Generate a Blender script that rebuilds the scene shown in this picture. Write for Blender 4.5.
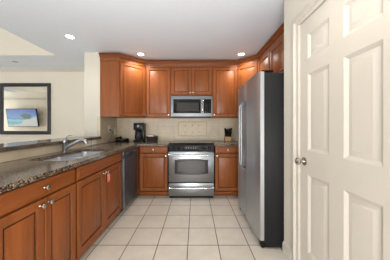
import bpy, bmesh, math, random
from mathutils import Vector, Matrix
random.seed(4)
for o in list(bpy.data.objects): bpy.data.objects.remove(o, do_unlink=True)
S = bpy.context.scene
COL = S.collection
PI = math.pi

# ------------------------------------------------------------------ camera, world, light, exposure
cam = bpy.data.objects.new('camera', bpy.data.cameras.new('camera'))
COL.objects.link(cam)
cam.location = (0, 0, 1.21); cam.rotation_euler = (PI/2, 0, 0)
cam.data.sensor_width = 36; cam.data.lens = 36*183/390; cam.data.shift_y = -4/390
cam.data.clip_start = .02
S.camera = cam
W = bpy.data.worlds.new('sky'); S.world = W; W.use_nodes = True
W.node_tree.nodes['Background'].inputs[0].default_value = (.80, .90, 1, 1)
W.node_tree.nodes['Background'].inputs[1].default_value = 1.0
S.view_settings.view_transform = 'Standard'; S.view_settings.look = 'None'
S.view_settings.gamma = 1; S.view_settings.use_curve_mapping = False
S.view_settings.exposure = 0.42

def area(name, loc, rot, sx, sy, power, col):
    l = bpy.data.lights.new(name, 'AREA'); l.shape = 'RECTANGLE'; l.size = sx; l.size_y = sy
    l.energy = power; l.color = col
    o = bpy.data.objects.new(name, l); COL.objects.link(o); o.location = loc; o.rotation_euler = rot
    return o
# fill lamps added at unseen rear and dining openings, tilted up for brightness
area('rear_ceiling_fill', (-3.35, -3.40, 1.25), (math.radians(142), 0, 0), 3.1, 1.9, 120, (.93, .97, 1))
area('dining_side_fill', (-7.70, 2.6, 1.3), (math.radians(125), 0, -PI/2), 2.2, 1.8, 33, (1, .98, .95))
def uplight(name, loc, power, col=(1, .995, .99), tilt=0):      # added spot aimed up to brighten the ceiling, no real fixture
    l = bpy.data.lights.new(name, 'SPOT'); l.energy = power; l.color = col; l.spot_size = math.radians(115); l.spot_blend = .9; l.shadow_soft_size = .15
    o = bpy.data.objects.new(name, l); COL.objects.link(o); o.location = loc; o.rotation_euler = (PI-math.radians(tilt), 0, 0)
uplight('ceiling_fill', (-.30, .05, 1.0), 62, tilt=36)
area('camera_side_fill', (-.15, -1.5, .80), (math.radians(90), 0, math.radians(4)), 1.0, .9, 60, (1, .99, .97))
SPOT = 20

# ------------------------------------------------------------------ materials
def srgb(r, g, b):
    f = lambda c: (c/255/12.92) if c/255 <= .04045 else ((c/255+.055)/1.055)**2.4
    return (f(r), f(g), f(b), 1)
def newmat(name):
    m = bpy.data.materials.new(name); m.use_nodes = True
    nt = m.node_tree; return m, nt, nt.nodes['Principled BSDF']
def N(nt, t, **kw):
    n = nt.nodes.new(t)
    for k, v in kw.items():
        if k in n.inputs: n.inputs[k].default_value = v
        else: setattr(n, k, v)
    return n
def ramp(nt, stops):
    r = nt.nodes.new('ShaderNodeValToRGB'); e = r.color_ramp.elements
    while len(e) < len(stops): e.new(.5)
    for i, (p, c) in enumerate(stops): e[i].position = p; e[i].color = c
    return r
def plain(name, col, rough=.5, metal=0, noise=.04, scale=6, spec=.5, emis=None, bump=0):
    m, nt, b = newmat(name)
    tc = N(nt, 'ShaderNodeTexCoord'); n = N(nt, 'ShaderNodeTexNoise', Scale=scale, Detail=4.0)
    nt.links.new(tc.outputs['Object'], n.inputs['Vector'])
    c = Vector(col[:3])
    r = ramp(nt, [(.3, (*(c*(1-noise)), 1)), (.7, (*(c*(1+noise)), 1))])
    nt.links.new(n.outputs['Fac'], r.inputs[0]); nt.links.new(r.outputs[0], b.inputs['Base Color'])
    b.inputs['Roughness'].default_value = rough; b.inputs['Metallic'].default_value = metal
    b.inputs['Specular IOR Level'].default_value = spec
    if bump:
        bp = N(nt, 'ShaderNodeBump', Strength=bump, Distance=.002)
        n2 = N(nt, 'ShaderNodeTexNoise', Scale=scale*30); nt.links.new(tc.outputs['Object'], n2.inputs['Vector'])
        nt.links.new(n2.outputs['Fac'], bp.inputs['Height']); nt.links.new(bp.outputs[0], b.inputs['Normal'])
    if emis:
        b.inputs['Emission Color'].default_value = (1, .95, .86, 1); b.inputs['Emission Strength'].default_value = emis
    return m
def wood(name, horiz=False, a=(115, 61, 27), c=(149, 85, 42)):
    m, nt, b = newmat(name)
    tc = N(nt, 'ShaderNodeTexCoord'); mp = N(nt, 'ShaderNodeMapping')
    mp.inputs['Scale'].default_value = (1.2, 14, 14) if horiz else (14, 14, 1.2)
    nt.links.new(tc.outputs['Object'], mp.inputs[0])
    oi = N(nt, 'ShaderNodeObjectInfo'); 
    n = N(nt, 'ShaderNodeTexNoise', Scale=1.5, Detail=5.0, Roughness=.6, Distortion=.6); n.noise_dimensions = '4D'
    mul = N(nt, 'ShaderNodeMath', operation='MULTIPLY'); mul.inputs[1].default_value = 40
    nt.links.new(oi.outputs['Random'], mul.inputs[0]); nt.links.new(mul.outputs[0], n.inputs['W'])
    nt.links.new(mp.outputs[0], n.inputs['Vector'])
    r = ramp(nt, [(.25, srgb(*a)), (.75, srgb(*c))])
    nt.links.new(n.outputs['Fac'], r.inputs[0]); nt.links.new(r.outputs[0], b.inputs['Base Color'])
    b.inputs['Roughness'].default_value = .36; b.inputs['Specular IOR Level'].default_value = .25
    b.inputs['Coat Weight'].default_value = .04; b.inputs['Coat Roughness'].default_value = .2
    return m
def tilemat(name, plane, w, h, off, base, grout, mortar=.004, rough=.35, var=.05, stain=.12):
    m, nt, b = newmat(name)
    tc = N(nt, 'ShaderNodeTexCoord'); sp = N(nt, 'ShaderNodeSeparateXYZ'); cb = N(nt, 'ShaderNodeCombineXYZ')
    nt.links.new(tc.outputs['Object'], sp.inputs[0])
    for i, ax in enumerate(plane): nt.links.new(sp.outputs[ax], cb.inputs[i])
    mp = N(nt, 'ShaderNodeMapping'); mp.inputs['Location'].default_value = (-off[0]+50*w, -off[1]+50*h, 0)
    nt.links.new(cb.outputs[0], mp.inputs[0])
    br = N(nt, 'ShaderNodeTexBrick', offset=0.0, squash=1.0)
    br.inputs['Scale'].default_value = 1; br.inputs['Brick Width'].default_value = w; br.inputs['Row Height'].default_value = h
    br.inputs['Mortar Size'].default_value = mortar; br.inputs['Mortar Smooth'].default_value = .2
    bc = Vector(srgb(*base)[:3])
    br.inputs['Color1'].default_value = (*(bc*(1-var)), 1); br.inputs['Color2'].default_value = (*(bc*(1+var)), 1)
    br.inputs['Mortar'].default_value = srgb(*grout)
    nt.links.new(mp.outputs[0], br.inputs['Vector'])
    n = N(nt, 'ShaderNodeTexNoise', Scale=5.0, Detail=6.0, Roughness=.6); nt.links.new(tc.outputs['Object'], n.inputs['Vector'])
    r = ramp(nt, [(.3, (1-stain, 1-stain*1.05, 1-stain*1.2, 1)), (.7, (1+stain*.4, 1+stain*.4, 1+stain*.4, 1))])
    nt.links.new(n.outputs['Fac'], r.inputs[0])
    mx = N(nt, 'ShaderNodeMix', data_type='RGBA', blend_type='MULTIPLY'); mx.inputs[0].default_value = 1
    nt.links.new(br.outputs['Color'], mx.inputs[6]); nt.links.new(r.outputs[0], mx.inputs[7])
    nt.links.new(mx.outputs[2], b.inputs['Base Color'])
    bp = N(nt, 'ShaderNodeBump', Strength=.5, Distance=.002); bp.invert = True
    nt.links.new(br.outputs['Fac'], bp.inputs['Height']); nt.links.new(bp.outputs[0], b.inputs['Normal'])
    b.inputs['Roughness'].default_value = rough
    return m
def granite(name):
    m, nt, b = newmat(name)
    tc = N(nt, 'ShaderNodeTexCoord')
    n1 = N(nt, 'ShaderNodeTexNoise', Scale=130.0, Detail=3.0, Roughness=.7); nt.links.new(tc.outputs['Object'], n1.inputs['Vector'])
    n2 = N(nt, 'ShaderNodeTexNoise', Scale=14.0, Detail=4.0); nt.links.new(tc.outputs['Object'], n2.inputs['Vector'])
    v = N(nt, 'ShaderNodeTexVoronoi', Scale=80.0); nt.links.new(tc.outputs['Object'], v.inputs['Vector'])
    r1 = ramp(nt, [(.40, srgb(22, 19, 17)), (.49, srgb(84, 70, 60)), (.57, srgb(142, 126, 110)), (.68, srgb(205, 193, 176))])
    nt.links.new(n1.outputs['Fac'], r1.inputs[0])
    r2 = ramp(nt, [(.3, (.55, .52, .5, 1)), (.7, (1.05, 1.0, .95, 1))]); nt.links.new(n2.outputs['Fac'], r2.inputs[0])
    r3 = ramp(nt, [(0, (.35, .32, .3, 1)), (.3, (1, 1, 1, 1))]); nt.links.new(v.outputs['Distance'], r3.inputs[0])
    a = N(nt, 'ShaderNodeMix', data_type='RGBA', blend_type='MULTIPLY'); a.inputs[0].default_value = .8
    nt.links.new(r1.outputs[0], a.inputs[6]); nt.links.new(r2.outputs[0], a.inputs[7])
    c = N(nt, 'ShaderNodeMix', data_type='RGBA', blend_type='MULTIPLY'); c.inputs[0].default_value = .6
    nt.links.new(a.outputs[2], c.inputs[6]); nt.links.new(r3.outputs[0], c.inputs[7])
    nt.links.new(c.outputs[2], b.inputs['Base Color'])
    b.inputs['Roughness'].default_value = .16
    return m
def steel(name, col, rough=.3, axis=2, metal=1.0, an=.0):
    m, nt, b = newmat(name)
    tc = N(nt, 'ShaderNodeTexCoord'); mp = N(nt, 'ShaderNodeMapping')
    sc = [220, 220, 220]; sc[axis] = 2; mp.inputs['Scale'].default_value = sc
    nt.links.new(tc.outputs['Object'], mp.inputs[0])
    n = N(nt, 'ShaderNodeTexNoise', Scale=1.0, Detail=2.0); nt.links.new(mp.outputs[0], n.inputs['Vector'])
    c = Vector(srgb(*col)[:3]); r = ramp(nt, [(.3, (*(c*.92), 1)), (.7, (*(c*1.05), 1))])
    nt.links.new(n.outputs['Fac'], r.inputs[0]); nt.links.new(r.outputs[0], b.inputs['Base Color'])
    b.inputs['Metallic'].default_value = metal; b.inputs['Roughness'].default_value = rough
    return m
M = {}
M['wall'] = plain('wall_paint', srgb(205, 198, 184), .6, noise=.012, scale=3)
M['wall_warm'] = plain('wall_paint_warm', srgb(222, 213, 196), .6, noise=.012, scale=3)
M['ceil'] = plain('ceiling_paint', srgb(226, 232, 240), .8, noise=.012, scale=40, bump=.25)
M['trim'] = plain('trim_paint', srgb(197, 190, 178), .35, noise=.01, scale=3)
M['door'] = plain('door_paint', srgb(194, 187, 175), .35, noise=.012, scale=3)
M['floor'] = tilemat('floor_tile', 'XY', .3078, .3115, (-.072, 1.858), (210, 201, 188), (92, 80, 68), mortar=.0046, rough=.38, var=.03, stain=.10)
M['splash_b'] = tilemat('splash_tile_back', 'XZ', .305, .305, (.175, 1.20), (202, 186, 160), (176, 160, 136), mortar=.002, rough=.4, var=.03, stain=.16)
M['splash_l'] = tilemat('splash_tile_left', 'YZ', .305, .305, (.12, 1.20), (202, 188, 164), (176, 162, 140), mortar=.002, rough=.4, var=.03, stain=.14)
M['mural'] = plain('mural_tile', srgb(206, 188, 160), .45, noise=.10, scale=30)
M['mural_edge'] = plain('mural_border', srgb(180, 160, 132), .45, noise=.1, scale=40)
M['bronze'] = plain('bronze_dot', srgb(74, 60, 48), .35, metal=.6)
M['wood'] = wood('maple'); M['wood_h'] = wood('maple_h', True)
M['wood_dark'] = wood('maple_upper_glaze', True, (92, 48, 25), (122, 68, 36))  # softer finish glaze for the wall cabinet door grooves
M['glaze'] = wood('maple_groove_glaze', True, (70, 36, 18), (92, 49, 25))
M['wood_crown'] = wood('maple_crown', True, (106, 56, 26), (136, 76, 36))
M['toe'] = plain('toe_kick', srgb(70, 42, 26), .6)
M['granite'] = granite('granite')
M['steel'] = steel('brushed_steel', (148, 150, 153), .30, axis=0)
M['steel_mw'] = steel('microwave_steel', (112, 114, 117), .30, axis=0)
M['steel_v'] = steel('brushed_steel_vertical', (190, 194, 198), .44, axis=2)
M['steel_dark_reflection'] = steel('dark_reflection_steel', (62, 68, 76), .42, axis=2, metal=.25)  # dishwasher stainless, its dark reflections put into the colour
M['sinksteel'] = steel('sink_steel', (200, 203, 207), .33, axis=1, metal=.85)
M['handle'] = plain('satin_steel', srgb(150, 152, 154), .42, metal=1, noise=.01)
M['faucet'] = plain('faucet_steel', srgb(158, 160, 162), .30, metal=1, noise=.01)
M['chrome'] = plain('chrome', srgb(200, 202, 204), .14, metal=1, noise=.01)
M['nickel'] = plain('nickel', srgb(190, 186, 178), .25, metal=1, noise=.02)
M['fside'] = plain('fridge_side_paint', srgb(22, 23, 24), .5, noise=.05, scale=20, spec=.25, bump=.3)
M['gasket'] = plain('black_gasket', srgb(16, 16, 17), .5)
M['black'] = plain('black_plastic', srgb(12, 12, 13), .35, spec=.3)
M['blackglass'] = plain('black_glass', srgb(9, 9, 10), .07)
M['greyglass'] = plain('oven_glass', srgb(56, 54, 52), .15)
M['white'] = plain('white_plastic', srgb(232, 228, 218), .4, noise=.01)
M['frame'] = plain('frame_black', srgb(34, 32, 33), .35)
M['red'] = plain('red_tag', srgb(222, 104, 88), .5)
M['basket'] = plain('basket_wicker', srgb(46, 30, 24), .7, noise=.35, scale=90)
M['paper'] = plain('napkin', srgb(226, 218, 206), .8)
M['block'] = plain('knife_block_wood', srgb(186, 148, 104), .45, noise=.1, scale=20)
M['grey'] = plain('grey_print', srgb(150, 150, 150), .5)
M['cord'] = plain('cord', srgb(90, 84, 78), .5)
M['lamp'] = plain('lamp_lens', (1, 1, 1, 1), .5, emis=14)
mm, nt, b = newmat('mirror_glass'); b.inputs['Base Color'].default_value = (.93, .93, .9, 1); b.inputs['Metallic'].default_value = 1; b.inputs['Roughness'].default_value = .0
M['mirror'] = mm
mm, nt, b = newmat('window_glass'); b.inputs['Base Color'].default_value = (1, 1, 1, 1); b.inputs['Roughness'].default_value = .0; b.inputs['Transmission Weight'].default_value = 1; b.inputs['IOR'].default_value = 1.05
M['glass'] = mm
mm, nt, b = newmat('carafe_glass'); b.inputs['Base Color'].default_value = (.02, .02, .022, 1); b.inputs['Roughness'].default_value = .08
M['carafe'] = mm
# television picture : a beach (sky, palms, lagoon, sand)
mm, nt, b = newmat('tv_picture')
tc = N(nt, 'ShaderNodeTexCoord'); sp = N(nt, 'ShaderNodeSeparateXYZ'); nt.links.new(tc.outputs['Object'], sp.inputs[0])
nz = N(nt, 'ShaderNodeTexNoise', Scale=5.0, Detail=4.0); nt.links.new(tc.outputs['Object'], nz.inputs['Vector'])
ad = N(nt, 'ShaderNodeMath', operation='MULTIPLY_ADD'); ad.inputs[1].default_value = .16; nt.links.new(nz.outputs['Fac'], ad.inputs[0]); nt.links.new(sp.outputs['Z'], ad.inputs[2])
mr = N(nt, 'ShaderNodeMapRange'); mr.inputs[1].default_value = -.22; mr.inputs[2].default_value = .38; nt.links.new(ad.outputs[0], mr.inputs[0])
r = ramp(nt, [(0, srgb(170, 196, 190)), (.18, srgb(60, 150, 170)), (.36, srgb(120, 190, 200)), (.46, srgb(36, 110, 150)), (.52, srgb(90, 140, 190)), (.72, srgb(60, 120, 190)), (1, srgb(30, 70, 150))])
nt.links.new(mr.outputs[0], r.inputs[0])
# dark palm clump
vm = N(nt, 'ShaderNodeVectorMath', operation='SUBTRACT'); vm.inputs[1].default_value = (-.16, 0, .06)
nt.links.new(tc.outputs['Object'], vm.inputs[0])
vs = N(nt, 'ShaderNodeVectorMath', operation='MULTIPLY'); vs.inputs[1].default_value = (4.2, 0, 8); nt.links.new(vm.outputs[0], vs.inputs[0])
ln = N(nt, 'ShaderNodeVectorMath', operation='LENGTH'); nt.links.new(vs.outputs[0], ln.inputs[0])
n3 = N(nt, 'ShaderNodeTexNoise', Scale=14.0); nt.links.new(tc.outputs['Object'], n3.inputs['Vector'])
sm = N(nt, 'ShaderNodeMath', operation='ADD'); nt.links.new(ln.outputs['Value'], sm.inputs[0]); n3s = N(nt, 'ShaderNodeMath', operation='MULTIPLY_ADD'); n3s.inputs[1].default_value = 2.4; n3s.inputs[2].default_value = -.6; nt.links.new(n3.outputs['Fac'], n3s.inputs[0]); nt.links.new(n3s.outputs[0], sm.inputs[1])
rp = ramp(nt, [(.98, (1, 1, 1, 1)), (1.0, (0, 0, 0, 1))])
dv = N(nt, 'ShaderNodeMath', operation='DIVIDE'); dv.inputs[1].default_value = 1.35; nt.links.new(sm.outputs[0], dv.inputs[0]); nt.links.new(dv.outputs[0], rp.inputs[0])
mx = N(nt, 'ShaderNodeMix', data_type='RGBA'); nt.links.new(rp.outputs[0], mx.inputs[0]); nt.links.new(r.outputs[0], mx.inputs[6]); mx.inputs[7].default_value = srgb(24, 66, 50)
b.inputs['Base Color'].default_value = (.01, .01, .01, 1); b.inputs['Roughness'].default_value = .2
n4 = N(nt, 'ShaderNodeTexNoise', Scale=3.0, Detail=3.0); nt.links.new(tc.outputs['Object'], n4.inputs['Vector'])
ax = N(nt, 'ShaderNodeMath', operation='MULTIPLY_ADD'); ax.inputs[1].default_value = -1.0; nt.links.new(sp.outputs['X'], ax.inputs[0]); nt.links.new(n4.outputs['Fac'], ax.inputs[2])
az = N(nt, 'ShaderNodeMath', operation='MULTIPLY_ADD'); az.inputs[1].default_value = -2.2; nt.links.new(sp.outputs['Z'], az.inputs[0]); nt.links.new(ax.outputs[0], az.inputs[2])
rs_ = ramp(nt, [(.80, (0, 0, 0, 1)), (.92, (1, 1, 1, 1))]); nt.links.new(az.outputs[0], rs_.inputs[0])
m2 = N(nt, 'ShaderNodeMix', data_type='RGBA'); nt.links.new(rs_.outputs[0], m2.inputs[0]); nt.links.new(mx.outputs[2], m2.inputs[6]); m2.inputs[7].default_value = srgb(186, 190, 184)
mx = m2
nt.links.new(mx.outputs[2], b.inputs['Emission Color']); b.inputs['Emission Strength'].default_value = .62
M['tv'] = mm

# ------------------------------------------------------------------ mesh helpers
def BM(): return bmesh.new()
def box(bm, x0, x1, y0, y1, z0, z1, bev=0, seg=1, mat=None):
    vs = [bm.verts.new((x, y, z)) for x in (x0, x1) for y in (y0, y1) for z in (z0, z1)]
    fs = [(0, 1, 3, 2), (4, 6, 7, 5), (0, 4, 5, 1), (2, 3, 7, 6), (0, 2, 6, 4), (1, 5, 7, 3)]
    faces = [bm.faces.new([vs[i] for i in f]) for f in fs]
    if bev:
        es = list({e for f in faces for e in f.edges})
        bmesh.ops.bevel(bm, geom=es, offset=bev, segments=seg, affect='EDGES', profile=.5)
    return bm
def loft(bm, rings, cap0=True, cap1=True, closed=True):
    R = [[bm.verts.new(p) for p in r] for r in rings]
    n = len(R[0])
    for a, b_ in zip(R, R[1:]):
        for i in range(n if closed else n-1):
            j = (i+1) % n
            bm.faces.new((a[i], a[j], b_[j], b_[i]))
    if cap0: bm.faces.new(list(reversed(R[0])))
    if cap1: bm.faces.new(R[-1])
    return R
def lathe(bm, prof, axis='Z', org=(0, 0, 0), n=20):
    rings = []
    for r, h in prof:
        ring = []
        for i in range(n):
            a = 2*PI*i/n; c, s = max(r, .0002)*math.cos(a), max(r, .0002)*math.sin(a)
            p = {'Z': (c, s, h), 'Y': (c, h, s), 'X': (h, c, s)}[axis]
            ring.append(Vector(p)+Vector(org))
        rings.append(ring)
    loft(bm, rings); return bm
def tube(bm, pts, rad, n=10, cap=True, flat=1.0):
    pts = [Vector(p) for p in pts]; rr = rad if isinstance(rad, (list, tuple)) else [rad]*len(pts)
    if len(rr) != len(pts): rr = [rr[round(i*(len(rr)-1)/(len(pts)-1))] for i in range(len(pts))]
    rings = []; up = None
    for i, p in enumerate(pts):
        t = (pts[min(i+1, len(pts)-1)]-pts[max(i-1, 0)]).normalized()
        if up is None:
            up = Vector((0, 0, 1)) if abs(t.z) < .9 else Vector((1, 0, 0))
        u = (up - t*up.dot(t)).normalized(); v = t.cross(u); up = u
        rings.append([p+(u*math.cos(2*PI*k/n)*flat+v*math.sin(2*PI*k/n))*rr[i] for k in range(n)])
    loft(bm, rings, cap, cap); return bm
def smoothpath(pts, k=6):
    pts = [Vector(p) for p in pts]; out = []
    P = [pts[0]]+pts+[pts[-1]]
    for i in range(1, len(P)-2):
        for j in range(k):
            t = j/k; a, b_, c, d = P[i-1], P[i], P[i+1], P[i+2]
            out.append(.5*((2*b_)+(c-a)*t+(2*a-5*b_+4*c-d)*t*t+(3*b_-a-3*c+d)*t**3))
    out.append(pts[-1]); return out
def obj(name, bm, mat, parent=None, loc=None, rot=None, smooth=True, label=None):
    bmesh.ops.recalc_face_normals(bm, faces=bm.faces)
    me = bpy.data.meshes.new(name); bm.to_mesh(me); bm.free()
    for m_ in (mat if isinstance(mat, (list, tuple)) else [mat]): me.materials.append(m_)
    if smooth:
        me.shade_smooth(); me.set_sharp_from_angle(angle=math.radians(32))
    o = bpy.data.objects.new(name, me); COL.objects.link(o)
    if parent: o.parent = parent
    if loc: o.location = loc
    if rot is not None: o.rotation_euler = rot if isinstance(rot, (tuple, list)) else (0, 0, rot)
    if label: o['label'] = label
    return o
def tag(o, label, cat, group=None):
    o['label'] = label; o['category'] = cat
    if group: o['group'] = group
    return o
def thing(name, label, cat, loc=(0, 0, 0), rot=0, group=None):
    o = bpy.data.objects.new(name, None); COL.objects.link(o); o.empty_display_size = .1
    o.location = loc; o.rotation_euler = (0, 0, rot)
    return tag(o, label, cat, group)
def struct(name, bm, mat, parent=None, **k):
    o = obj(name, bm, mat, parent, **k)
    if parent is None: o['kind'] = 'structure'
    return o
def copy_tree(o, parent=None):
    c = o.copy(); COL.objects.link(c); c.parent = parent
    for ch in [x for x in bpy.data.objects if x.parent == o]: copy_tree(ch, c)
    return c
def bx(*a, **k):
    return box(BM(), *a, **k)

# ------------------------------------------------------------------ room constants
ZC = 2.44; XL = -1.59; XR = 1.40; YB = 3.72; YW = 3.06; YD = 3.88; XD = .854; YE = 1.756; YR = -3.5; XF = -8.0
# ------------------------------------------------------------------ floor and ceiling
struct('floor', bx(XF, 2.2, YR, 4.1, -.1, 0), M['floor'])
bm = BM(); T0, T1, T2, T3 = -6.6, -2.43, -1.5, 3.2
for a in ((XF, T0, YR, 4.1), (T1, 2.2, YR, 4.1), (T0, T1, YR, T2), (T0, T1, T3, 4.1)):
    box(bm, a[0], a[1], a[2], a[3], ZC, ZC+.1)
struct('ceiling', bm, M['ceil'])
bm = BM()
box(bm, T0-.05, T0, T2, T3, ZC+.1, 2.95); box(bm, T1, T1+.05, T2, T3, ZC+.1, 2.95)
box(bm, T0, T1, T2-.05, T2, ZC+.1, 2.95)
struct('ceiling_tray_sides', bm, M['wall_warm'])
struct('ceiling_tray_far_side', bx(T0, T1, T3+.0, T3+.05, ZC+.1, 2.95), M['wall_warm'])
bm = BM(); box(bm, T0+.002, T1-.002, T3-.012, T3-.001, ZC+.001, 2.949)
struct('ceiling_tray_lining', bm, M['wall_warm'])
struct('ceiling_tray_top', bx(T0-.05, T1+.05, T2-.05, T3+.05, 2.95, 3.0), M['ceil'])

# ------------------------------------------------------------------ walls
struct('wall_back', bx(XL, 2.2, YB, YB+.12, 0, ZC), M['wall'])
struct('wall_left', bx(XL-.26, XL, YW, YD, 0, ZC), M['wall'])
struct('wall_half', bx(XL-.26, XL, .30, YW, 0, .9962), M['wall'])
struct('wall_dining', bx(XF, XL-.26, YD, YD+.12, 0, ZC), M['wall_warm'])
struct('wall_right', bx(XR, XR+.12, YE-.12, YB, 0, ZC), M['wall'])
bm = BM()                                        # wall with the door opening  Y .73 .. 1.515
box(bm, XD, XD+.12, 1.515, YE, 0, ZC); box(bm, XD, XD+.12, YR, .725, 0, ZC); box(bm, XD, XD+.12, .725, 1.515, 2.05, ZC)
box(bm, XD+.12, XR, YE-.12, YE, 0, ZC)
struct('wall_right_door_side', bm, M['wall'])
bm = BM(); box(bm, 2.08, 2.2, YR, YE-.12, 0, ZC); struct('wall_closet', bm, M['wall'])
bm = BM()                                        # unseen rear wall, window added to let light in
box(bm, XF, -5.0, YR-.12, YR, 0, ZC); box(bm, -1.7, 2.2, YR-.12, YR, 0, ZC); box(bm, -5.0, -1.7, YR-.12, YR, 2.2, ZC); box(bm, -5.0, -1.7, YR-.12, YR, 0, .25)
struct('wall_rear', bm, M['wall_warm'])
wf = struct('added_window_1', bx(-5.0, -4.94, YR-.1, YR-.02, .25, 2.2), M['trim'])
bm = BM()
for x in (-3.9, -2.8, -1.76): box(bm, x, x+.06, YR-.1, YR-.02, .25, 2.2)
box(bm, -4.94, -1.7, YR-.1, YR-.02, .25, .31); box(bm, -4.94, -1.7, YR-.1, YR-.02, 2.14, 2.2)
obj('window_frame', bm, M['trim'], wf)
obj('window_pane', bx(-4.94, -1.76, YR-.065, YR-.055, .31, 2.14), M['glass'], wf)
bm = BM(); box(bm, XF-.12, XF, YR, 1.4, 0, ZC); box(bm, XF-.12, XF, 3.8, 4.1, 0, ZC); box(bm, XF-.12, XF, 1.4, 3.8, 0, .35); box(bm, XF-.12, XF, 1.4, 3.8, 2.42, ZC)
struct('wall_dining_left', bm, M['wall_warm'])
struct('wall_television', bx(XF, -4.6, 1.0, 1.12, 0, ZC), M['wall_warm'])
bm = BM(); box(bm, XF, -4.6, 1.121, 1.17, 2.15, 2.21, bev=.01); struct('trim_4', bm, M['trim'])

def sweep(path, prof, name, mat, parent=None, side=1, tagd=None):
    """profile (out, z) along a horizontal polyline with mitres; outwards = to the right of travel * side"""
    P = [Vector((p[0], p[1], 0)) for p in path]; rings = []
    for i, p in enumerate(P):
        d0 = (P[i]-P[i-1]).normalized() if i else (P[1]-P[0]).normalized()
        d1 = (P[i+1]-P[i]).normalized() if i < len(P)-1 else d0
        n0 = Vector((d0.y, -d0.x, 0))*side; n1 = Vector((d1.y, -d1.x, 0))*side
        n_ = (n0+n1).normalized(); n_ /= max(.3, n_.dot(n0))
        rings.append([p+n_*o_+Vector((0, 0, z)) for o_, z in prof])
    bm = BM(); loft(bm, rings); return obj(name, bm, mat, parent)
cp = [(0, 2.36), (.012, 2.36), (.02, 2.38), (.05, 2.41), (.06, 2.438), (0, 2.438)]
o = sweep([(XF, YD-.001), (XL-.262, YD-.001)], cp, 'trim_1', M['trim']); o['kind'] = 'structure'
bp_ = [(0, .001), (.014, .001), (.014, .085), (.007, .105), (0, .11)]
o = sweep([(XD-.001, .64), (XD-.001, -2.0)], bp_, 'baseboard_right', M['trim']); o['kind'] = 'structure'
o = sweep([(XD-.001, YE), (XD-.001, 1.608)], bp_, 'baseboard_right_corner', M['trim']); o['kind'] = 'structure'

# ------------------------------------------------------------------ white six panel door
D0, D1 = .742, 1.502           # Y extents of leaf
dr = obj('door_1', BM(), M['door']); dr['kind'] = 'structure'; dr.location = (XD+.028, (D0+D1)/2, 0)
def panel_ring(bm, x0, x1, z0, z1, y, steps):
    rings = []
    for ins, d in steps:
        rings.append([(x0+ins, y+d, z0+ins), (x1-ins, y+d, z0+ins), (x1-ins, y+d, z1-ins), (x0+ins, y+d, z1-ins)])
    loft(bm, rings, False, True)
bm = BM(); w = (D1-D0)/2; yf = -.018; yb = .017
cols = [(-w+.098, -w+.098+.224), (w-.098-.224, w-.098)]
# local x -> -Y world when rotated ; door faces -x
rows = [(.235, .842), (1.02, 1.612), (1.722, 1.915)]
xs = [-w, cols[0][0], cols[0][1], cols[1][0], cols[1][1], w]
for i in (0, 2, 4): box(bm, xs[i], xs[i+1], yf, yb, .008, 2.036)
zz = [.008, rows[0][0], rows[0][1], rows[1][0], rows[1][1], rows[2][0], rows[2][1], 2.036]
for c in cols:
    for k in (0, 2, 4, 6): box(bm, c[0], c[1], yf, yb, zz[k], zz[k+1])
    for (a, b_) in rows:
        panel_ring(bm, c[0], c[1], a, b_, yf, [(0, 0), (.002, .001), (.021, .013), (.026, .013), (.052, .003), (.054, .003)])
bm2 = bm
me_door = obj('door_leaf', bm, M['door'], dr, rot=-PI/2)
# knob: rosette + neck + ball, on latch side (far end, local x = -w at Y=D1 after -90 rot)
bm = BM(); lathe(bm, [(.0, .0), (.032, 0), (.032, .006), (.014, .010), (.011, .014), (.011, .032), (.022, .040), (.0275, .052), (.026, .062), (.016, .070), (.0, .072)], 'X', n=24)
kn = obj('door_knob', bm, M['nickel'], dr, loc=(-.0185, D1-.062-(D0+D1)/2, .932), rot=PI, label='brushed nickel round door knob')
bm = BM()  # casing + jamb, one continuous moulding
def casing_ring(bm, y0, y1, zt):
    prof = [(0, 0), (0, -.008), (.012, -.018), (.045, -.014), (.058, -.012), (.062, 0)]
    rings = []
    for (yy, z_, sy, sz) in ((y1, 0, 1, 0), (y1, zt, 1, 1), (y0, zt, -1, 1), (y0, 0, -1, 0)):
        rings.append([(XD+d-.0005, yy+sy*o_, z_+sz*o_) for o_, d in prof])
    loft(bm, rings)
casing_ring(bm, .697, 1.544, 2.07)
o = struct('trim_2', bm, M['trim'])
bm = BM(); box(bm, XD-.004, XD+.118, 1.506, 1.5445, 0, 2.07); box(bm, XD-.004, XD+.118, .6965, .738, 0, 2.07); box(bm, XD-.004, XD+.118, .738, 1.506, 2.04, 2.07)
for ob in (bm,): pass
struct('trim_3', bm, M['trim'])
# make room for the jamb: widen the opening
w_ = bpy.data.objects['wall_right_door_side']
bm = BM()
box(bm, XD, XD+.12, 1.545, YE, 0, ZC); box(bm, XD, XD+.12, YR, .696, 0, ZC); box(bm, XD, XD+.12, .696, 1.545, 2.0705, ZC)
box(bm, XD+.12, XR+.12, YE-.12, YE, 0, ZC)
bm.to_mesh(w_.data); bm.free()

# ------------------------------------------------------------------ tiles on the walls
def setting_tile(name, bm, mat, label):
    o = obj(name, bm, mat, smooth=False); o['kind'] = 'structure'; return o
setting_tile('wall_back_tile', bx(XL+.011, XR-.001, YB-.011, YB-.0005, .912, 1.366), M['splash_b'], '')
bm = BM(); box(bm, XL+.0005, XL+.0105, YW+.0, YB-.0115, .912, 1.366)
setting_tile('wall_left_tile', bm, M['splash_l'], '')
setting_tile('wall_half_tile', bx(XL+.0005, XL+.0105, .30, YW-.001, .912, .9962), M['splash_l'], '')
setting_tile('wall_left_tile_edge', bx(XL-.045, XL+.0105, YW-.011, YW-.0008, 1.037, 1.366), M['splash_l'], '')

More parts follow.
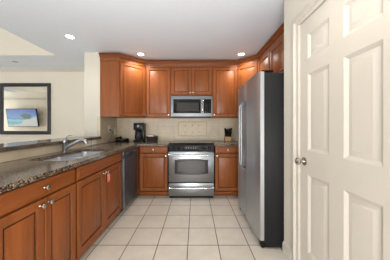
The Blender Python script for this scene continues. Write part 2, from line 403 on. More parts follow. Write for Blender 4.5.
# ------------------------------------------------------------------ counters
ZT, TH = .91, .034
def outline_slab(bm, outer, holes, z0, z1):
    edges = []
    def loop(pts):
        vs = [bm.verts.new((x, y, z1)) for x, y in pts]
        return [bm.edges.new((vs[i], vs[(i+1) % len(vs)])) for i in range(len(vs))]
    edges += loop(outer)
    for h in holes: edges += loop(h)
    r = bmesh.ops.triangle_fill(bm, use_beauty=True, use_dissolve=False, edges=edges)
    fs = [g for g in r['geom'] if isinstance(g, bmesh.types.BMFace)]
    ex = bmesh.ops.extrude_face_region(bm, geom=fs)
    for v in ex['geom']:
        if isinstance(v, bmesh.types.BMVert): v.co.z = z0
def rrect(x0, x1, y0, y1, r, n=6, rs=None):
    rs = rs or [r]*4; out = []
    for (cx, cy, a0, q) in ((x1, y0, -PI/2, 0), (x1, y1, 0, 1), (x0, y1, PI/2, 2), (x0, y0, PI, 3)):
        r_ = rs[q]; ccx = cx-r_ if cx == x1 else cx+r_; ccy = cy-r_ if cy == y0 and False else (cy+r_ if cy == y0 else cy-r_)
        for k in range(n+1):
            a = a0+PI/2*k/n; out.append((ccx+r_*math.cos(a), ccy+r_*math.sin(a)))
    return out
XC = -.965   # counter front edge left run
YC = 3.065   # counter front edge back run
SX0, SX1, SY0, SY1 = -1.475, -1.068, 1.575, 2.405
hole = rrect(SX0, SX1, SY0, SY1, .09, rs=[.09, .09, .06, .06])
bm = BM()
outline_slab(bm, [(XL+.001, .30), (XC, .30), (XC, YC), (-.449, YC), (-.449, YB-.001), (XL+.001, YB-.001)], [hole], ZT-TH, ZT)
bmesh.ops.recalc_face_normals(bm, faces=bm.faces)
o = obj('granite_worktop', bm, M['granite']); tag(o, 'L-shaped brown speckled granite worktop holding the sink', 'worktop')
o = obj('granite_worktop', bx(.326, XR-.001, YC, YB-.001, ZT-TH, ZT, bev=.003), M['granite']); tag(o, 'short brown granite worktop right of the range under the knife block', 'worktop')
bm = BM(); box(bm, -1.925, -1.562, .28, YW-.012, .997, 1.036, bev=.002)
o = obj('bar_ledge', bm, M['granite']); tag(o, 'raised dark granite bar ledge on the half wall behind the sink', 'bar top')

# ------------------------------------------------------------------ sink
sk = thing('kitchen_sink', 'double-bowl stainless undermount sink set in the granite worktop', 'sink', (-1.275, 2.02, .68))
def bowl(y0, y1, rs):
    bm = BM(); rings = []
    for ins, z in ((-.018, ZT-TH-.001), (0.003, ZT-TH-.001), (.006, ZT-TH-.012), (.012, .76), (.03, .715), (.07, .70), (.13, .697)):
        rs2 = [max(.01, r_-ins) for r_ in rs]
        rings.append([(x+1.275, y-2.02, z-.68) for x, y in rrect(SX0+ins, SX1-ins, y0+ins, y1-ins, 0, rs=rs2)])
    loft(bm, rings, False, True); return bm
obj('bowl', bowl(SY0, 1.975, [.09, .03, .03, .06]), M['sinksteel'], sk)
obj('bowl', bowl(2.005, SY1, [.03, .09, .06, .03]), M['sinksteel'], sk)
for y in (1.78, 2.21):
    bm = BM(); lathe(bm, [(0, .0), (.045, 0), (.045, .004), (.03, .004), (.028, .001), (0, .001)], n=20)
    obj('drain', bm, M['chrome'], sk, loc=(0, y-2.02, .0175))

# faucet
fc = thing('kitchen_faucet', 'chrome single-lever pull-out faucet standing behind the sink', 'faucet', (-1.527, 2.15, ZT+.0005))
bm = BM(); lathe(bm, [(0, 0), (.031, 0), (.031, .006), (.025, .012), (.029, .03), (.027, .10), (.029, .105), (.029, .130), (.022, .146), (0, .155)], n=20)
obj('faucet_body', bm, M['faucet'], fc)
bm = BM(); tube(bm, smoothpath([(.012, 0, .050), (.06, .012, .078), (.12, .026, .112), (.155, .034, .130), (.18, .040, .134), (.20, .045, .126)]), [.0195]*26, n=12)
obj('spout', bm, M['faucet'], fc)
bm = BM(); tube(bm, [(.185, .041, .132), (.205, .046, .122), (.218, .049, .102), (.222, .050, .082)], [.0205, .025, .026, .023], n=14)
obj('spray_head', bm, M['faucet'], fc)
bm = BM(); tube(bm, smoothpath([(0, 0, .145), (.012, .004, .168), (.035, .01, .186), (.065, .016, .190)]), [.012]*7+[.008]*12, n=10, flat=.5)
obj('lever', bm, M['faucet'], fc)

# ------------------------------------------------------------------ cabinets
def door_bm(w, h, t=.02, fw=.055, raised=True):
    """local: centred in x, z from 0, back at y=0, face towards -y"""
    bm = BM(); st = [(0, 0), (0, -t+.004), (.004, -t), (fw-.006, -t), (fw, -t+.003), (fw+.003, -t+.011), (fw+.010, -t+.011)]
    if raised: st += [(fw+.012, -t+.008), (fw+.036, -t+.003), (fw+.042, -t+.001)]
    rings = [[(-w/2+i, d, i), (w/2-i, d, i), (w/2-i, d, h-i), (-w/2+i, d, h-i)] for i, d in st]
    loft(bm, rings, False, True); bm.faces.index_update()
    for f in bm.faces:
        k = f.index//4
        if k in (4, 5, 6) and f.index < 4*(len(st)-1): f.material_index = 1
    return bm
def drawer_bm(w, h, t=.02):
    bm = BM(); st = [(0, 0), (0, -t+.006), (.004, -t+.003), (.012, -t+.003), (.016, -t), (.02, -t)]
    rings = [[(-w/2+i, d, i), (w/2-i, d, i), (w/2-i, d, h-i), (-w/2+i, d, h-i)] for i, d in st]
    loft(bm, rings); return bm
def knob_bm():
    bm = BM(); return lathe(bm, [(0, 0), (.008, 0), (.006, -.004), (.0055, -.012), (.010, -.017), (.0155, -.021), (.0155, -.025), (.011, -.029), (0, -.030)], 'Y', n=16)
def add_knob(parent, x, z, t=.02):
    return obj('knob', knob_bm(), M['nickel'], parent, loc=(x, -t, z))
def base_cab(label, loc, rot, w, doors, drawer=True, dknob=True, depth=.58, knobs=None, group=None):
    """loc = centre of front face on the floor; local -y is the front"""
    t = thing('base_cabinet', label, 'cabinet', loc, rot, 'maple base cabinets')
    hb, ht = .095, ZT-TH-.0015
    bm = BM(); box(bm, -w/2+.001, w/2-.001, 0, depth, hb, hb+.018); box(bm, -w/2+.001, -w/2+.019, 0, depth, hb, ht); box(bm, w/2-.019, w/2-.001, 0, depth, hb, ht)
    box(bm, -w/2+.019, w/2-.019, depth-.01, depth, hb, ht)
    # face frame
    f0, f1 = 0, .019
    box(bm, -w/2+.001, -w/2+.04, f0, f1, hb-.028, ht); box(bm, w/2-.04, w/2-.001, f0, f1, hb-.028, ht)
    for a, b_ in ((hb-.028, hb+.04), (.70, .745), (ht-.03, ht)): box(bm, -w/2+.04, w/2-.04, f0, f1, a, b_)
    obj('body', bm, M['wood'], t, smooth=False)
    obj('toe_kick', bx(-w/2+.001, w/2-.001, .07, .085, .001, hb-.001), M['wood_h'], t)
    zd0 = .745 if drawer else None
    if drawer:
        d = obj('drawer_front', drawer_bm(w-.026, .110), M['wood_h'], t, loc=(0, -.0005, .754))
        if dknob: add_knob(d, 0, .058)
    n = len(doors); x = -w/2+.012; tot = w-.024-.006*(n-1)
    ztop = .742; zb = .112
    for i, (fr, ks) in enumerate(doors):
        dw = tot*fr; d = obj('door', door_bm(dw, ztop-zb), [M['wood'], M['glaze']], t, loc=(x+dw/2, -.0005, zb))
        if ks: add_knob(d, ks*(dw/2-.03), ztop-zb-.036)
        x += dw+.006
    return t
FX = -.993   # face plane of left run carcasses (doors stand .02 proud)
def left(y0, y1, **k): return dict(loc=(FX, (y0+y1)/2, 0), rot=PI/2, w=y1-y0, **k)
# local +x -> +Y for rot 90
base_cab('maple base cabinet nearest the camera, with drawer knob above two door knobs', **left(.862, 1.508, doors=[(.5, 1), (.5, -1)]))
base_cab('maple sink base cabinet beside the dishwasher, a red tag on its door knob', **left(1.51, 2.443, doors=[(.5, 1), (.5, -1)], dknob=False))
# panel filling the corner between dishwasher and back run
bm = BM(); box(bm, -1.05, FX+.0, 3.088, 3.105, .10, ZT-TH-.002)
base_cab('maple base cabinet left of the range with one drawer and door', (-.70, 3.105, 0), 0, .50, [(1, 1)])
bm.free()
base_cab('maple base cabinet right of the range beside the refrigerator', (.555, 3.105, 0), 0, .455, [(1, -1)])
o = obj('filler_strip', bx(FX-.03, -.952, 3.050, 3.104, .075, ZT-TH-.002), M['wood']); tag(o, 'narrow maple filler strip between dishwasher and back cabinet', 'filler strip')

# red tag
rt = thing('door_tag', 'small red paper tag hanging from a cabinet knob near the dishwasher', 'tag', (FX+.036, 2.030, .600))
bm = BM(); box(bm, -.0008, .0008, -.032, .032, -.01, .085); obj('card', bm, M['red'], rt)
bm = BM(); box(bm, .0009, .0011, -.016, -.014, .016, .07)
for z in (.02, .035, .05, .066):
    for y in (-.018, -.004, .010, .022):
        if random.random() < .75: box(bm, .0009, .0014, y-.004, y+.003, z-.004, z+.004)
obj('print', bm, M['white'], rt, label='pale printed marks on the tag')
bm = BM(); tube(bm, smoothpath([(0, -.006, .084), (-.008, -.012, .092), (-.012, -.016, .10), (-.004, .004, .10), (0, .006, .084)], 4), .001, n=6); obj('string', bm, M['white'], rt)

# ------------------------------------------------------------------ upper cabinets
UZ0, UZ1, UY = 1.367, 2.335, 3.39
def upper(label, loc, rot, w, z0, doors, depth, z1=UZ1, body=None, kz=.035):
    t = thing('wall_cabinet', label, 'cabinet', (loc[0], loc[1], z0), rot, 'maple wall cabinets')
    h = z1-z0
    if body is None:
        bm = BM(); box(bm, -w/2+.0008, w/2-.0008, 0, depth, 0, h)
    else: bm = body
    obj('body', bm, M['wood'], t, smooth=False)
    n = len(doors); x = -w/2+.012; tot = w-.024-.005*(n-1); dh = h-.012-.045
    for i, (fr, ks) in enumerate(doors):
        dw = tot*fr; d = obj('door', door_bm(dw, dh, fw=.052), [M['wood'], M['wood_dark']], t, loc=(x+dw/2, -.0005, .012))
        if ks: add_knob(d, ks*(dw/2-.022), kz)
        x += dw+.005
    return t
XM0, XM1 = -.445, .322    # microwave bay
UD = YB-UY-.0015
upper('maple wall cabinet between the left corner cabinet and the microwave', ((-.905+XM0)/2, UY, 0), 0, XM0+.905, UZ0, [(1, 1)], UD)
upper('short double-door maple cabinet above the microwave', ((XM0+XM1)/2, UY, 0), 0, XM1-XM0, 1.775, [(.5, 1), (.5, -1)], UD)
upper('maple wall cabinet right of the microwave above the knife block', ((XM1+.79)/2, UY, 0), 0, .79-XM1, UZ0, [(1, -1)], UD)
def corner_cab(label, pts, a, b_, ks):
    """pts: plan polygon in world; door on segment a->b (left to right seen from the room)"""
    a = Vector(a); b_ = Vector(b_); mid = (a+b_)/2; d = (b_-a); rot = math.atan2(d.y, d.x); w = d.length
    R = Matrix.Rotation(-rot, 2)
    loc = [R @ (Vector(p)-mid) for p in pts]
    bm = BM(); loft(bm, [[(p.x, p.y, 0) for p in loc], [(p.x, p.y, UZ1-UZ0) for p in loc]])
    return upper(label, (mid.x, mid.y), rot, w, UZ0, [(1, ks)], 0, body=bm)
XFL = -1.268; YSL = 3.062
corner_cab('tall diagonal corner wall cabinet on the left above the phone', [(XL+.001, YSL), (XFL, YSL), (-.906, UY), (-.906, YB-.001), (XL+.001, YB-.001)], (XFL, YSL), (-.906, UY), 1)
XFR = 1.08; YSR = 3.10
corner_cab('diagonal corner wall cabinet on the right behind the refrigerator', [(.791, UY), (XFR, YSR), (XR-.001, YSR), (XR-.001, YB-.001), (.791, YB-.001)], (.791, UY), (XFR, YSR), -1)
UDR = XR-XFR-.0015
upper('narrow maple wall cabinet beside the right corner cabinet, above the refrigerator', (XFR, (2.60+YSR)/2-.0005, 0), -PI/2, YSR-2.60-.001, 1.83, [(1, -1)], UDR)
upper('maple double-door cabinet over the refrigerator next to the white door wall', (XFR, (1.765+2.60)/2-.0005, 0), -PI/2, 2.60-1.765-.001, 1.83, [(.5, 1), (.5, -1)], UDR)
# crown moulding
cpr = [(0, 2.337), (.006, 2.337), (.010, 2.352), (.018, 2.356), (.026, 2.378), (.046, 2.398), (.050, 2.402), (.050, 2.418), (0, 2.418)]
k_ = .021
path = [(XL+.002, YSL), (XFL, YSL), (-.906, UY), (.791, UY), (XFR, YSR), (XFR, 1.766)]
o = sweep([(x, y) for x, y in path], cpr, 'crown_moulding', M['wood_crown']); o.data.materials.append(M['glaze'])
for p in o.data.polygons:
    zs = [o.data.vertices[v].co.z for v in p.vertices]
    if (max(zs) < 2.357 and min(zs) > 2.35) or (min(zs) > 2.397 and max(zs) < 2.403): p.material_index = 1
# closed back so it sits on the cabinets
tag(o, 'dark maple crown moulding running along the tops of the wall cabinets', 'moulding')
bm = BM()
rail = sweep([(x, y) for x, y in path], [(0.0005, 2.296), (.012, 2.296), (.012, 2.336), (.0005, 2.336)], 'frieze_rail', M['wood'], o)

# ------------------------------------------------------------------ decorative tile panel above the range
ml = thing('tile_mural', 'framed decorative tile panel with bronze dots above the range', 'tile panel', (-.055, YB-.0115, 1.005))
MW, MH = .585, .295
bm = BM()
b0 = .016
box(bm, -MW/2, MW/2, -.006, 0, 0, b0, bev=.002); box(bm, -MW/2, MW/2, -.006, 0, MH-b0, MH, bev=.002)
box(bm, -MW/2, -MW/2+b0, -.006, 0, b0, MH-b0, bev=.002); box(bm, MW/2-b0, MW/2, -.006, 0, b0, MH-b0, bev=.002)
obj('border', bm, M['mural_edge'], ml)
obj('field', bx(-MW/2+b0, MW/2-b0, -.003, 0, b0, MH-b0), M['mural'], ml)
bm = BM(); q = .065
for i in range(4):
    for j in range(2):
        cx = -.195+i*.13; cz = MH/2-.065+j*.13
        R_ = [[(cx+dx*s, -.003-d, cz+dz*s) for dx, dz in ((q, 0), (0, q), (-q, 0), (0, -q))] for s, d in ((.97, 0), (.93, .003), (.90, .003))]
        loft(bm, R_, False, True)
obj('diamond_tiles', bm, M['mural'], ml)
for i in range(3):
    for j in range(2):
        bm = BM(); R = .010; cx = (-.13+i*.13); cz = MH/2-.065+j*.13+.0
        loft(bm, [[(dx*R*s, -d, dz*R*s) for dx, dz in ((1, 0), (0, 1), (-1, 0), (0, -1))] for s, d in ((1, 0), (1, .004), (.6, .007))])
        obj('bronze_dot', bm, M['bronze'], ml, loc=(cx, -.003, cz), label='small dark bronze inset')

# ------------------------------------------------------------------ range
RX = -.0615; RF = 3.045
rg = thing('kitchen_range', 'stainless slide-in electric range with black glass cooktop', 'range', (RX, RF, 0))
hw = .379
obj('body', bx(-hw+.004, hw-.004, .045, .63, .03, .885), M['black'], rg)
bm = BM(); box(bm, -hw, hw, .09, .655, .886, .918, bev=.004); obj('cooktop', bm, M['blackglass'], rg)
for (x, y, r_) in ((-.19, .24, .10), (.19, .24, .08), (-.19, .48, .08), (.19, .48, .10)):
    bm = BM(); loft(bm, [[(q*math.cos(2*PI*i/32), q*math.sin(2*PI*i/32), h) for i in range(32)] for q, h in ((r_, 0), (r_, .0004), (r_-.003, .0004), (r_-.003, 0))], False, False); obj('burner_ring', bm, M['blackglass'], rg, loc=(x, y, .9182))
# sloped control panel
bm = BM(); pr = [(.0, .79), (-.004, .80), (.025, .885), (.075, .922), (.09, .922), (.09, .79)]
loft(bm, [[(-hw, y, z) for y, z in pr], [(hw, y, z) for y, z in pr]]); obj('control_panel', bm, M['black'], rg)
def on_slope(s):   # s 0..1 on main slope
    return (-.004+.029*s, .80+.085*s)
sl = math.atan2(.029, .085)
bm = BM(); box(bm, -.12, .13, -.003, .001, -.026, .026, bev=.001); y_, z_ = on_slope(.55)
dp = obj('display', bm, M['blackglass'], rg, loc=(0, y_-.002, z_), rot=(-sl, 0, 0))
for i in range(5):
    for j in range(2):
        x = -.09+i*.04; obj('touch_button', bx(x, x+.012, -.0045, -.003, -.014+j*.018, -.006+j*.018), M['grey'], dp)
for x in (-.30, -.215, .215, .30):
    bm = BM(); lathe(bm, [(0, 0), (.024, 0), (.024, -.004), (.017, -.008), (.015, -.026), (0, -.028)], 'Y', n=18)
    box(bm, -.003, .003, -.0315, -.02, -.015, .015)
    obj('control_knob', bm, M['black'], rg, loc=(x, y_, z_), rot=(-sl, 0, 0))
    bm = BM(); lathe(bm, [(.031, 0), (.031, -.003), (.0245, -.003), (.0245, 0)], 'Y', n=24); obj('knob_ring', bm, M['fside'], rg, loc=(x, y_, z_), rot=(-sl, 0, 0))
# oven door
dd = obj('oven_door', bx(-hw, hw, 0, .04, .272, .782, bev=.005, seg=2), M['steel'], rg)
def bowed(x0, x1, z0, z1, bow, r, n=12):
    pts = []
    for i in range(n+1):
        t = i/n; pts.append((x0+(x1-x0)*t, z0-bow*math.sin(PI*t)))
    for i in range(n+1):
        t = i/n; pts.append((x1+(x0-x1)*t, z1+bow*math.sin(PI*t)))
    return pts
bm = BM(); P = bowed(-.278, .278, .418, .645, .020, 0)
loft(bm, [[(x, .002, z) for x, z in P], [(x, -.004, z) for x, z in P], [(x*.985, -.005, .53+(z-.53)*.97) for x, z in P]]); obj('oven_window_surround', bm, M['blackglass'], dd, smooth=False)
bm = BM(); P = bowed(-.232, .232, .455, .610, .014, 0)
loft(bm, [[(x, -.004, z) for x, z in P], [(x, -.0062, z) for x, z in P]]); obj('oven_window', bm, M['greyglass'], dd)
def bar_handle(parent, z, x0, x1, out=.055, r=.0125):
    bm = BM(); tube(bm, smoothpath([(x0, 0, z), (x0+.004, -out*.8, z), (x0+.03, -out, z), (x1-.03, -out, z), (x1-.004, -out*.8, z), (x1, 0, z)], 5), r, n=12)
    obj('handle', bm, M['chrome'], parent)
bar_handle(dd, .732, -.345, .345)
dw_ = obj('storage_drawer', bx(-hw, hw, 0, .04, .045, .258, bev=.005, seg=2), M['steel'], rg)
bar_handle(dw_, .19, -.345, .345, out=.05)
obj('base', bx(-hw+.01, hw-.01, .03, .6, .001, .04), M['black'], rg)

# ------------------------------------------------------------------ microwave
mw = thing('microwave_oven', 'stainless over-the-range microwave mounted above the range', 'microwave', (RX, 3.335, 1.362))
hw2 = .379
obj('body', bx(-hw2, hw2, .03, YB-3.335-.013, .012, .405), M['black'], mw)
fr = BM(); H = .398
box(fr, -hw2, hw2, 0, .03, .335, H, bev=.003); box(fr, -hw2, hw2, 0, .03, .02, .085, bev=.003)
box(fr, -hw2, -hw2+.045, 0, .0299, .084, .336); box(fr, hw2-.022, hw2, 0, .0299, .084, .336)
box(fr, .168, .222, .0005, .0299, .084, .336)
obj('front_frame', fr, M['steel_mw'], mw)
wd = obj('door_glass', bx(-hw2+.044, .169, .003, .028, .083, .337), M['blackglass'], mw)
obj('window_mesh', bx(-.275, .13, .0015, .0032, .115, .275), M['greyglass'], mw)
obj('control_panel', bx(.221, hw2-.021, .003, .028, .083, .337), M['blackglass'], mw)
bm = BM()
for i in range(3):
    for j in range(6): box(bm, .243+i*.036, .262+i*.036, .0018, .0032, .105+j*.028, .117+j*.028)
obj('keypad', bm, M['greyglass'], mw)
bm = BM(); tube(bm, smoothpath([(.194, .002, .10), (.194, -.03, .115), (.194, -.036, .21), (.194, -.03, .305), (.194, .002, .32)], 5), .012, n=12); obj('handle', bm, M['chrome'], mw)
bm = BM(); box(bm, -.36, .36, .02, .30, 0, .0125, bev=.003); obj('vent_grille', bm, M['black'], mw)

# ------------------------------------------------------------------ dishwasher
dwr = thing('dishwasher', 'stainless built-in dishwasher, coloured dark for its reflections, under the counter by the sink cabinet', 'dishwasher', (FX+.02, (2.446+3.046)/2, 0), PI/2)
w = .298
obj('body', bx(-w+.002, w-.002, .02, .55, .09, .868), M['black'], dwr)
obj('toe_panel', bx(-w, w, .07, .085, .002, .088), M['black'], dwr)
obj('door', bx(-w, w, -.018, .019, .10, .775, bev=.004, seg=2), M['steel_dark_reflection'], dwr)
cpn = obj('control_strip', bx(-w, w, -.018, .019, .779, .868, bev=.004, seg=2), M['steel_dark_reflection'], dwr)
bm = BM(); P = [(-.07, .0), (.07, .0), (.055, -.03), (-.055, -.03)]
loft(bm, [[(x, -.0185, .822+z) for x, z in P], [(x, -.0225, .822+z) for x, z in P]]); obj('latch_pocket', bm, M['black'], dwr)
bm = BM()
bm.free()
for x in (.10, .13, .16, .19, .22, -.2, -.15):
    obj('button', bx(x, x+.018, -.0195, -.018, .82, .832), M['grey'], dwr)
obj('edge_strip', bx(-w, -w+.028, -.0195, -.0178, .104, .772), M['steel_v'], dwr, label='bright stainless edge strip')

# ------------------------------------------------------------------ refrigerator  (faces -x)
FY0, FY1 = 1.793, 2.712
rf = thing('refrigerator', 'tall side-by-side stainless refrigerator with charcoal side panel', 'refrigerator', (.69, (FY0+FY1)/2, 0), -PI/2)
hf = (FY1-FY0)/2
# local: +x -> -Y (towards camera), -y -> -x world (front)
bm = BM(); box(bm, -hf, hf, 0, .67, .018, 1.735, bev=.006, seg=2); obj('body', bm, M['fside'], rf)
xs_ = FY0+hf-2.287  # split in local x : world Y = cy - x
split = (FY0+FY1)/2-2.287
def fdoor(x0, x1):
    n = 14; ring = []
    pts = [(x0, .0)]
    for i in range(n+1):
        t = i/n; e = 1-abs(2*t-1)**6*.30
        pts.append((x0+(x1-x0)*t, -.052*e-.004*math.sin(PI*t)))
    pts.append((x1, .0))
    bm = BM(); z0, z1 = .085, 1.745
    loft(bm, [[(x, y+.0*z, z0) for x, y in pts], [(x, y, z1) for x, y in pts]])
    return bm
gk = obj('gasket', bx(-hf+.008, hf-.004, -.012, .001, .06, 1.74), M['gasket'], rf)
fz = obj('freezer_door', fdoor(-hf+.002, split-.005), M['steel_v'], rf, loc=(0, -.012, 0))
fd = obj('fridge_door', fdoor(split+.005, hf-.001), M['steel_v'], rf, loc=(0, -.012, 0))
def fh(parent, x, sgn):
    pts = [(x-sgn*.034, -.05, 1.51), (x-sgn*.018, -.085, 1.49), (x, -.108, 1.43), (x, -.112, 1.1), (x, -.108, .77), (x-sgn*.018, -.085, .71), (x-sgn*.034, -.05, .69)]
    bm = BM(); tube(bm, smoothpath(pts, 5), .012, n=12); obj('handle', bm, M['handle'], parent)
fh(fz, split-.045, -1); fh(fd, split+.045, 1)
obj('base_grille', bx(-hf+.01, hf-.01, .01, .03, .02, .08), M['black'], rf)
for x in (-hf+.06, hf-.04):
    bm = BM(); lathe(bm, [(0, -.02), (.026, -.02), (.026, .02), (0, .02)], 'X', org=(x, -.015, .027), n=16)
    box(bm, x-.03, x+.03, -.045, .03, .035, .072, bev=.006); obj('foot', bm, M['black'], rf)
for x in (-hf+.06, hf-.06):
    bm = BM(); lathe(bm, [(0, 0), (.02, 0), (.02, .045), (0, .045)], org=(x, .60, .0005), n=12); obj('foot', bm, M['black'], rf)
for x in (-hf+.05, hf-.05):
    bm = BM(); box(bm, x-.04, x+.04, -.03, .09, 1.746, 1.762, bev=.005); obj('hinge_cover', bm, M['black'], rf)

# ------------------------------------------------------------------ things on the counter
# coffee maker
cm = thing('coffee_maker', 'black drip coffee maker on the corner of the back worktop', 'coffee maker', (-1.08, 3.575, ZT+.0005))
cm.scale = (.86, .92, 1)
obj('base', bx(-.105, .105, -.11, .13, 0, .035, bev=.008, seg=2), M['black'], cm)
obj('tower', bx(-.105, .105, -.01, .13, .034, .25, bev=.006, seg=2), M['black'], cm)
obj('reservoir', bx(-.106, .106, -.11, .13, .22, .355, bev=.012, seg=2), M['black'], cm)
bm = BM(); lathe(bm, [(0, 0), (.07, 0), (.088, .03), (.088, .11), (.070, .15), (.055, .16), (.05, .17), (0, .18)], n=24)
cf = obj('carafe', bm, M['carafe'], cm, loc=(0, -.062, .0355))
bm = BM(); tube(bm, smoothpath([(.03, -.045, .145), (.04, -.095, .13), (.03, -.105, .08), (.02, -.072, .04)], 5), .008, n=8); obj('carafe_handle', bm, M['black'], cf)
obj('warming_plate', bx(-.07, .07, -.105, .015, .0345, .0353), M['black'], cm)
bm = BM(); box(bm, -.022, .022, -.1125, -.1095, .275, .32, bev=.001); obj('clock_display', bm, M['grey'], cm, label='silver control badge on the front')
# wicker basket with napkins
bk = thing('wicker_basket', 'small dark wicker basket of white napkins beside the coffee maker', 'basket', (-.845, 3.60, ZT+.0005))
bm = BM()
def rr(hx, hy, z, o_=0): return [(x, y, z) for x, y in rrect(-hx-o_, hx+o_, -hy-o_, hy+o_, .02, n=3)]
loft(bm, [rr(.09, .06, 0), rr(.095, .065, .03, .002), rr(.105, .075, .085), rr(.110, .078, .092), rr(.104, .073, .095), rr(.098, .068, .088), rr(.088, .058, .012)])
obj('basket_body', bm, M['basket'], bk)
o = obj('napkin_stack', BM(), M['paper']); 
bm = BM(); loft(bm, [[(-.075, -.045, 0), (.06, -.045, 0), (.06, .045, 0), (-.075, .045, 0)], [(-.07, -.045, .095), (.03, -.04, .11), (.035, .045, .105), (-.07, .045, .10)], [(-.06, -.03, .105), (.02, -.03, .118), (.02, .035, .115), (-.06, .035, .108)]])
bm.to_mesh(o.data); bm.free(); o.location = (-.845, 3.60, ZT+.014); tag(o, 'folded white napkins standing in the small wicker basket', 'napkins')
# telephone
tp = thing('telephone', 'black desk telephone lying in the left worktop corner', 'telephone', (-1.42, 3.545, ZT+.0005), math.radians(-20))
bm = BM(); loft(bm, [[(-.10, -.085, 0), (.10, -.085, 0), (.10, .085, 0), (-.10, .085, 0)], [(-.10, -.085, .012), (.10, -.085, .012), (.10, .085, .05), (-.10, .085, .05)], [(-.09, -.075, .02), (.09, -.075, .02), (.09, .075, .06), (-.09, .075, .06)]])
obj('phone_base', bm, M['black'], tp)
bm = BM(); tube(bm, smoothpath([(-.085, -.065, .045), (-.075, -.045, .062), (-.07, .0, .072), (-.075, .045, .078), (-.085, .07, .070)], 4), [.022]*6+[.014]*5+[.022]*6, n=10); obj('handset', bm, M['black'], tp)
bm = BM()
for i in range(3):
    for j in range(4):
        x = -.02+i*.03; y = -.055+j*.026; z = .0205+(y+.075)*.267; box(bm, x, x+.016, y, y+.014, z, z+.004)
obj('phone_keys', bm, M['grey'], tp)
# knife block
kb = thing('knife_block', 'light wooden knife block with black-handled knives by the refrigerator', 'knife block', (.642, 3.60, ZT+.0005))
kb.scale = (1.25, 1.1, 1.0)
bm = BM(); pr = [(-.055, 0), (.06, 0), (.06, .10), (-.015, .135), (-.055, .085)]
loft(bm, [[(-.048, y, z) for y, z in pr], [(.048, y, z) for y, z in pr]]); obj('block', bm, M['block'], kb)
k = 0
for x in (-.034, -.012, .012, .034):
    for (y, z, L) in ((-.043, .098, .075), (-.018, .128, .095)):
        dx = x*2.6; L *= random.uniform(1.15, 1.5); d = Vector((dx, -.30, .8)).normalized()
        bm = BM(); p = Vector((x, y, z)); tube(bm, [p-d*.012, p+d*L*.3, p+d*L*.8, p+d*L], [.010, .0125, .0135, .011], n=8); obj('knife_handle', bm, M['black'], kb)

# outlets / plates.
def plate(label, loc, rot, horiz=False, kind='outlet', group=None):
    t = thing('wall_outlet' if kind == 'outlet' else 'light_switch', label, 'outlet' if kind == 'outlet' else 'switch', loc, rot, 'white wall outlets')
    a, b_ = (.058, .036) if horiz else (.036, .058)
    obj('cover_plate', bx(-a, a, -.006, 0, -b_, b_, bev=.002), M['white'], t)
    for s in (-1, 1):
        bm = BM(); u = s*.02
        if horiz: box(bm, u-.013, u+.013, -.008, -.006, -.012, .012, bev=.002)
        else: box(bm, -.012, .012, -.008, -.006, u-.013, u+.013, bev=.002)
        obj('receptacle', bm, M['trim'], t)
    return t
plate('white outlet on the left wall with a cord plugged in', (XL+.0112, 3.36, 1.155), PI/2)
plate('white outlet plate low on the left wall above the telephone', (XL+.0112, 3.615, 1.10), PI/2)
plate('horizontal outlet under the bar ledge, nearer the faucet', (XL+.0112, 2.715, .957), PI/2, True)
plate('horizontal outlet under the bar ledge, nearer the wall end', (XL+.0112, 2.862, .957), PI/2, True)
# cord from outlet down to the phone
bm = BM(); tube(bm, smoothpath([(XL+.03, 3.36, 1.14), (XL+.05, 3.39, 1.12), (XL+.045, 3.42, 1.06), (XL+.035, 3.36, .99), (XL+.035, 3.28, .935), (XL+.06, 3.30, .915), (XL+.09, 3.38, .915), (XL+.10, 3.44, .918)], 6), .004, n=6)
box(bm, XL+.0195, XL+.042, 3.348, 3.372, 1.125, 1.15, bev=.003)
o = obj('power_cord', bm, M['cord']); tag(o, 'thin dark power cord looping down from outlet to telephone', 'cord')

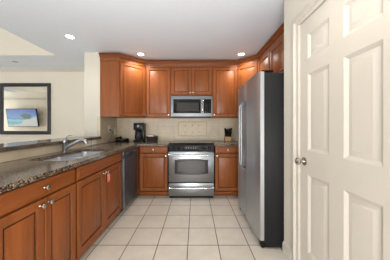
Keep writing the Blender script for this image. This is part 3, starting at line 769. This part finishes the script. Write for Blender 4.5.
# ------------------------------------------------------------------ mirror and television it reflects
mi = thing('wall_mirror', 'large black-framed mirror on the far dining wall', 'mirror', (-3.585, YD-.001, 1.03))
mw_, mh_ = 1.065, 1.085; fwid = .075
bm = BM()
pr = [(0, 0), (0, -.022), (.012, -.030), (.055, -.026), (.070, -.014), (.075, -.012), (.075, 0)]
rings = []
for (sx, z, sz) in ((-1, 0, 1), (1, 0, 1), (1, mh_, -1), (-1, mh_, -1)):
    rings.append([(sx*(mw_/2-i), d, z+sz*i) for i, d in pr])
rings.append(rings[0])
loft(bm, rings, False, False); bmesh.ops.remove_doubles(bm, verts=bm.verts, dist=1e-5); obj('mirror_frame', bm, M['frame'], mi)
obj('mirror_glass', bx(-mw_/2+fwid, mw_/2-fwid, -.010, -.0015, fwid, mh_-fwid), M['mirror'], mi, smooth=False)
tv = thing('television', 'wall-mounted television showing a beach picture, reflected in the mirror', 'television', (-6.07, 1.19, 1.505), PI)
# facing +Y : rot 180
tl = math.radians(9)
scr = obj('casing', bx(-.535, .535, -.03, .02, -.315, .315, bev=.004), M['black'], tv, rot=(tl, 0, 0), loc=(0, -.10, 0))
obj('screen', bx(-.522, .522, -.0325, -.0302, -.30, .30), M['tv'], scr, smooth=False)
obj('wall_bracket', bx(-.1, .1, -.075, .068, -.1, .1), M['black'], tv)

# ------------------------------------------------------------------ recessed ceiling lights
def downlight(x, y, label, z=ZC, power=SPOT):
    t = thing('recessed_ceiling_light', label, 'ceiling light', (x, y, z), 0, 'recessed ceiling lights')
    bm = BM(); lathe(bm, [(.066, 0), (.068, -.003), (.062, -.006), (.050, -.007), (.048, -.003), (.048, 0)], n=28); obj('trim_ring', bm, M['white'], t)
    bm = BM(); lathe(bm, [(0, -.001), (.0478, -.001), (.0478, -.004), (0, -.0045)], n=28); obj('lens', bm, M['lamp'] if power else M['grey'], t)
    if not power: return t
    l = bpy.data.lights.new('downlight', 'SPOT'); l.energy = power; l.color = (1, .94, .86); l.spot_size = math.radians(150); l.spot_blend = .7; l.shadow_soft_size = .06
    lo = bpy.data.objects.new('downlight_lamp', l); COL.objects.link(lo); lo.parent = t; lo.location = (0, 0, -.03)
    return t
downlight(-1.72, 2.515, 'bright recessed ceiling light above the bar ledge', power=5)
downlight(-.93, 3.13, 'bright recessed ceiling light by the left corner cabinet')
downlight(.79, 3.13, 'bright recessed ceiling light by the right corner cabinet')
downlight(-3.43, 3.49, 'small unlit recessed ceiling light in front of the dining wall', power=0)
downlight(.38, .80, 'recessed ceiling light over the aisle above the camera, out of view', power=20)

downlight(-.2, -1.0, 'recessed ceiling light behind the camera')
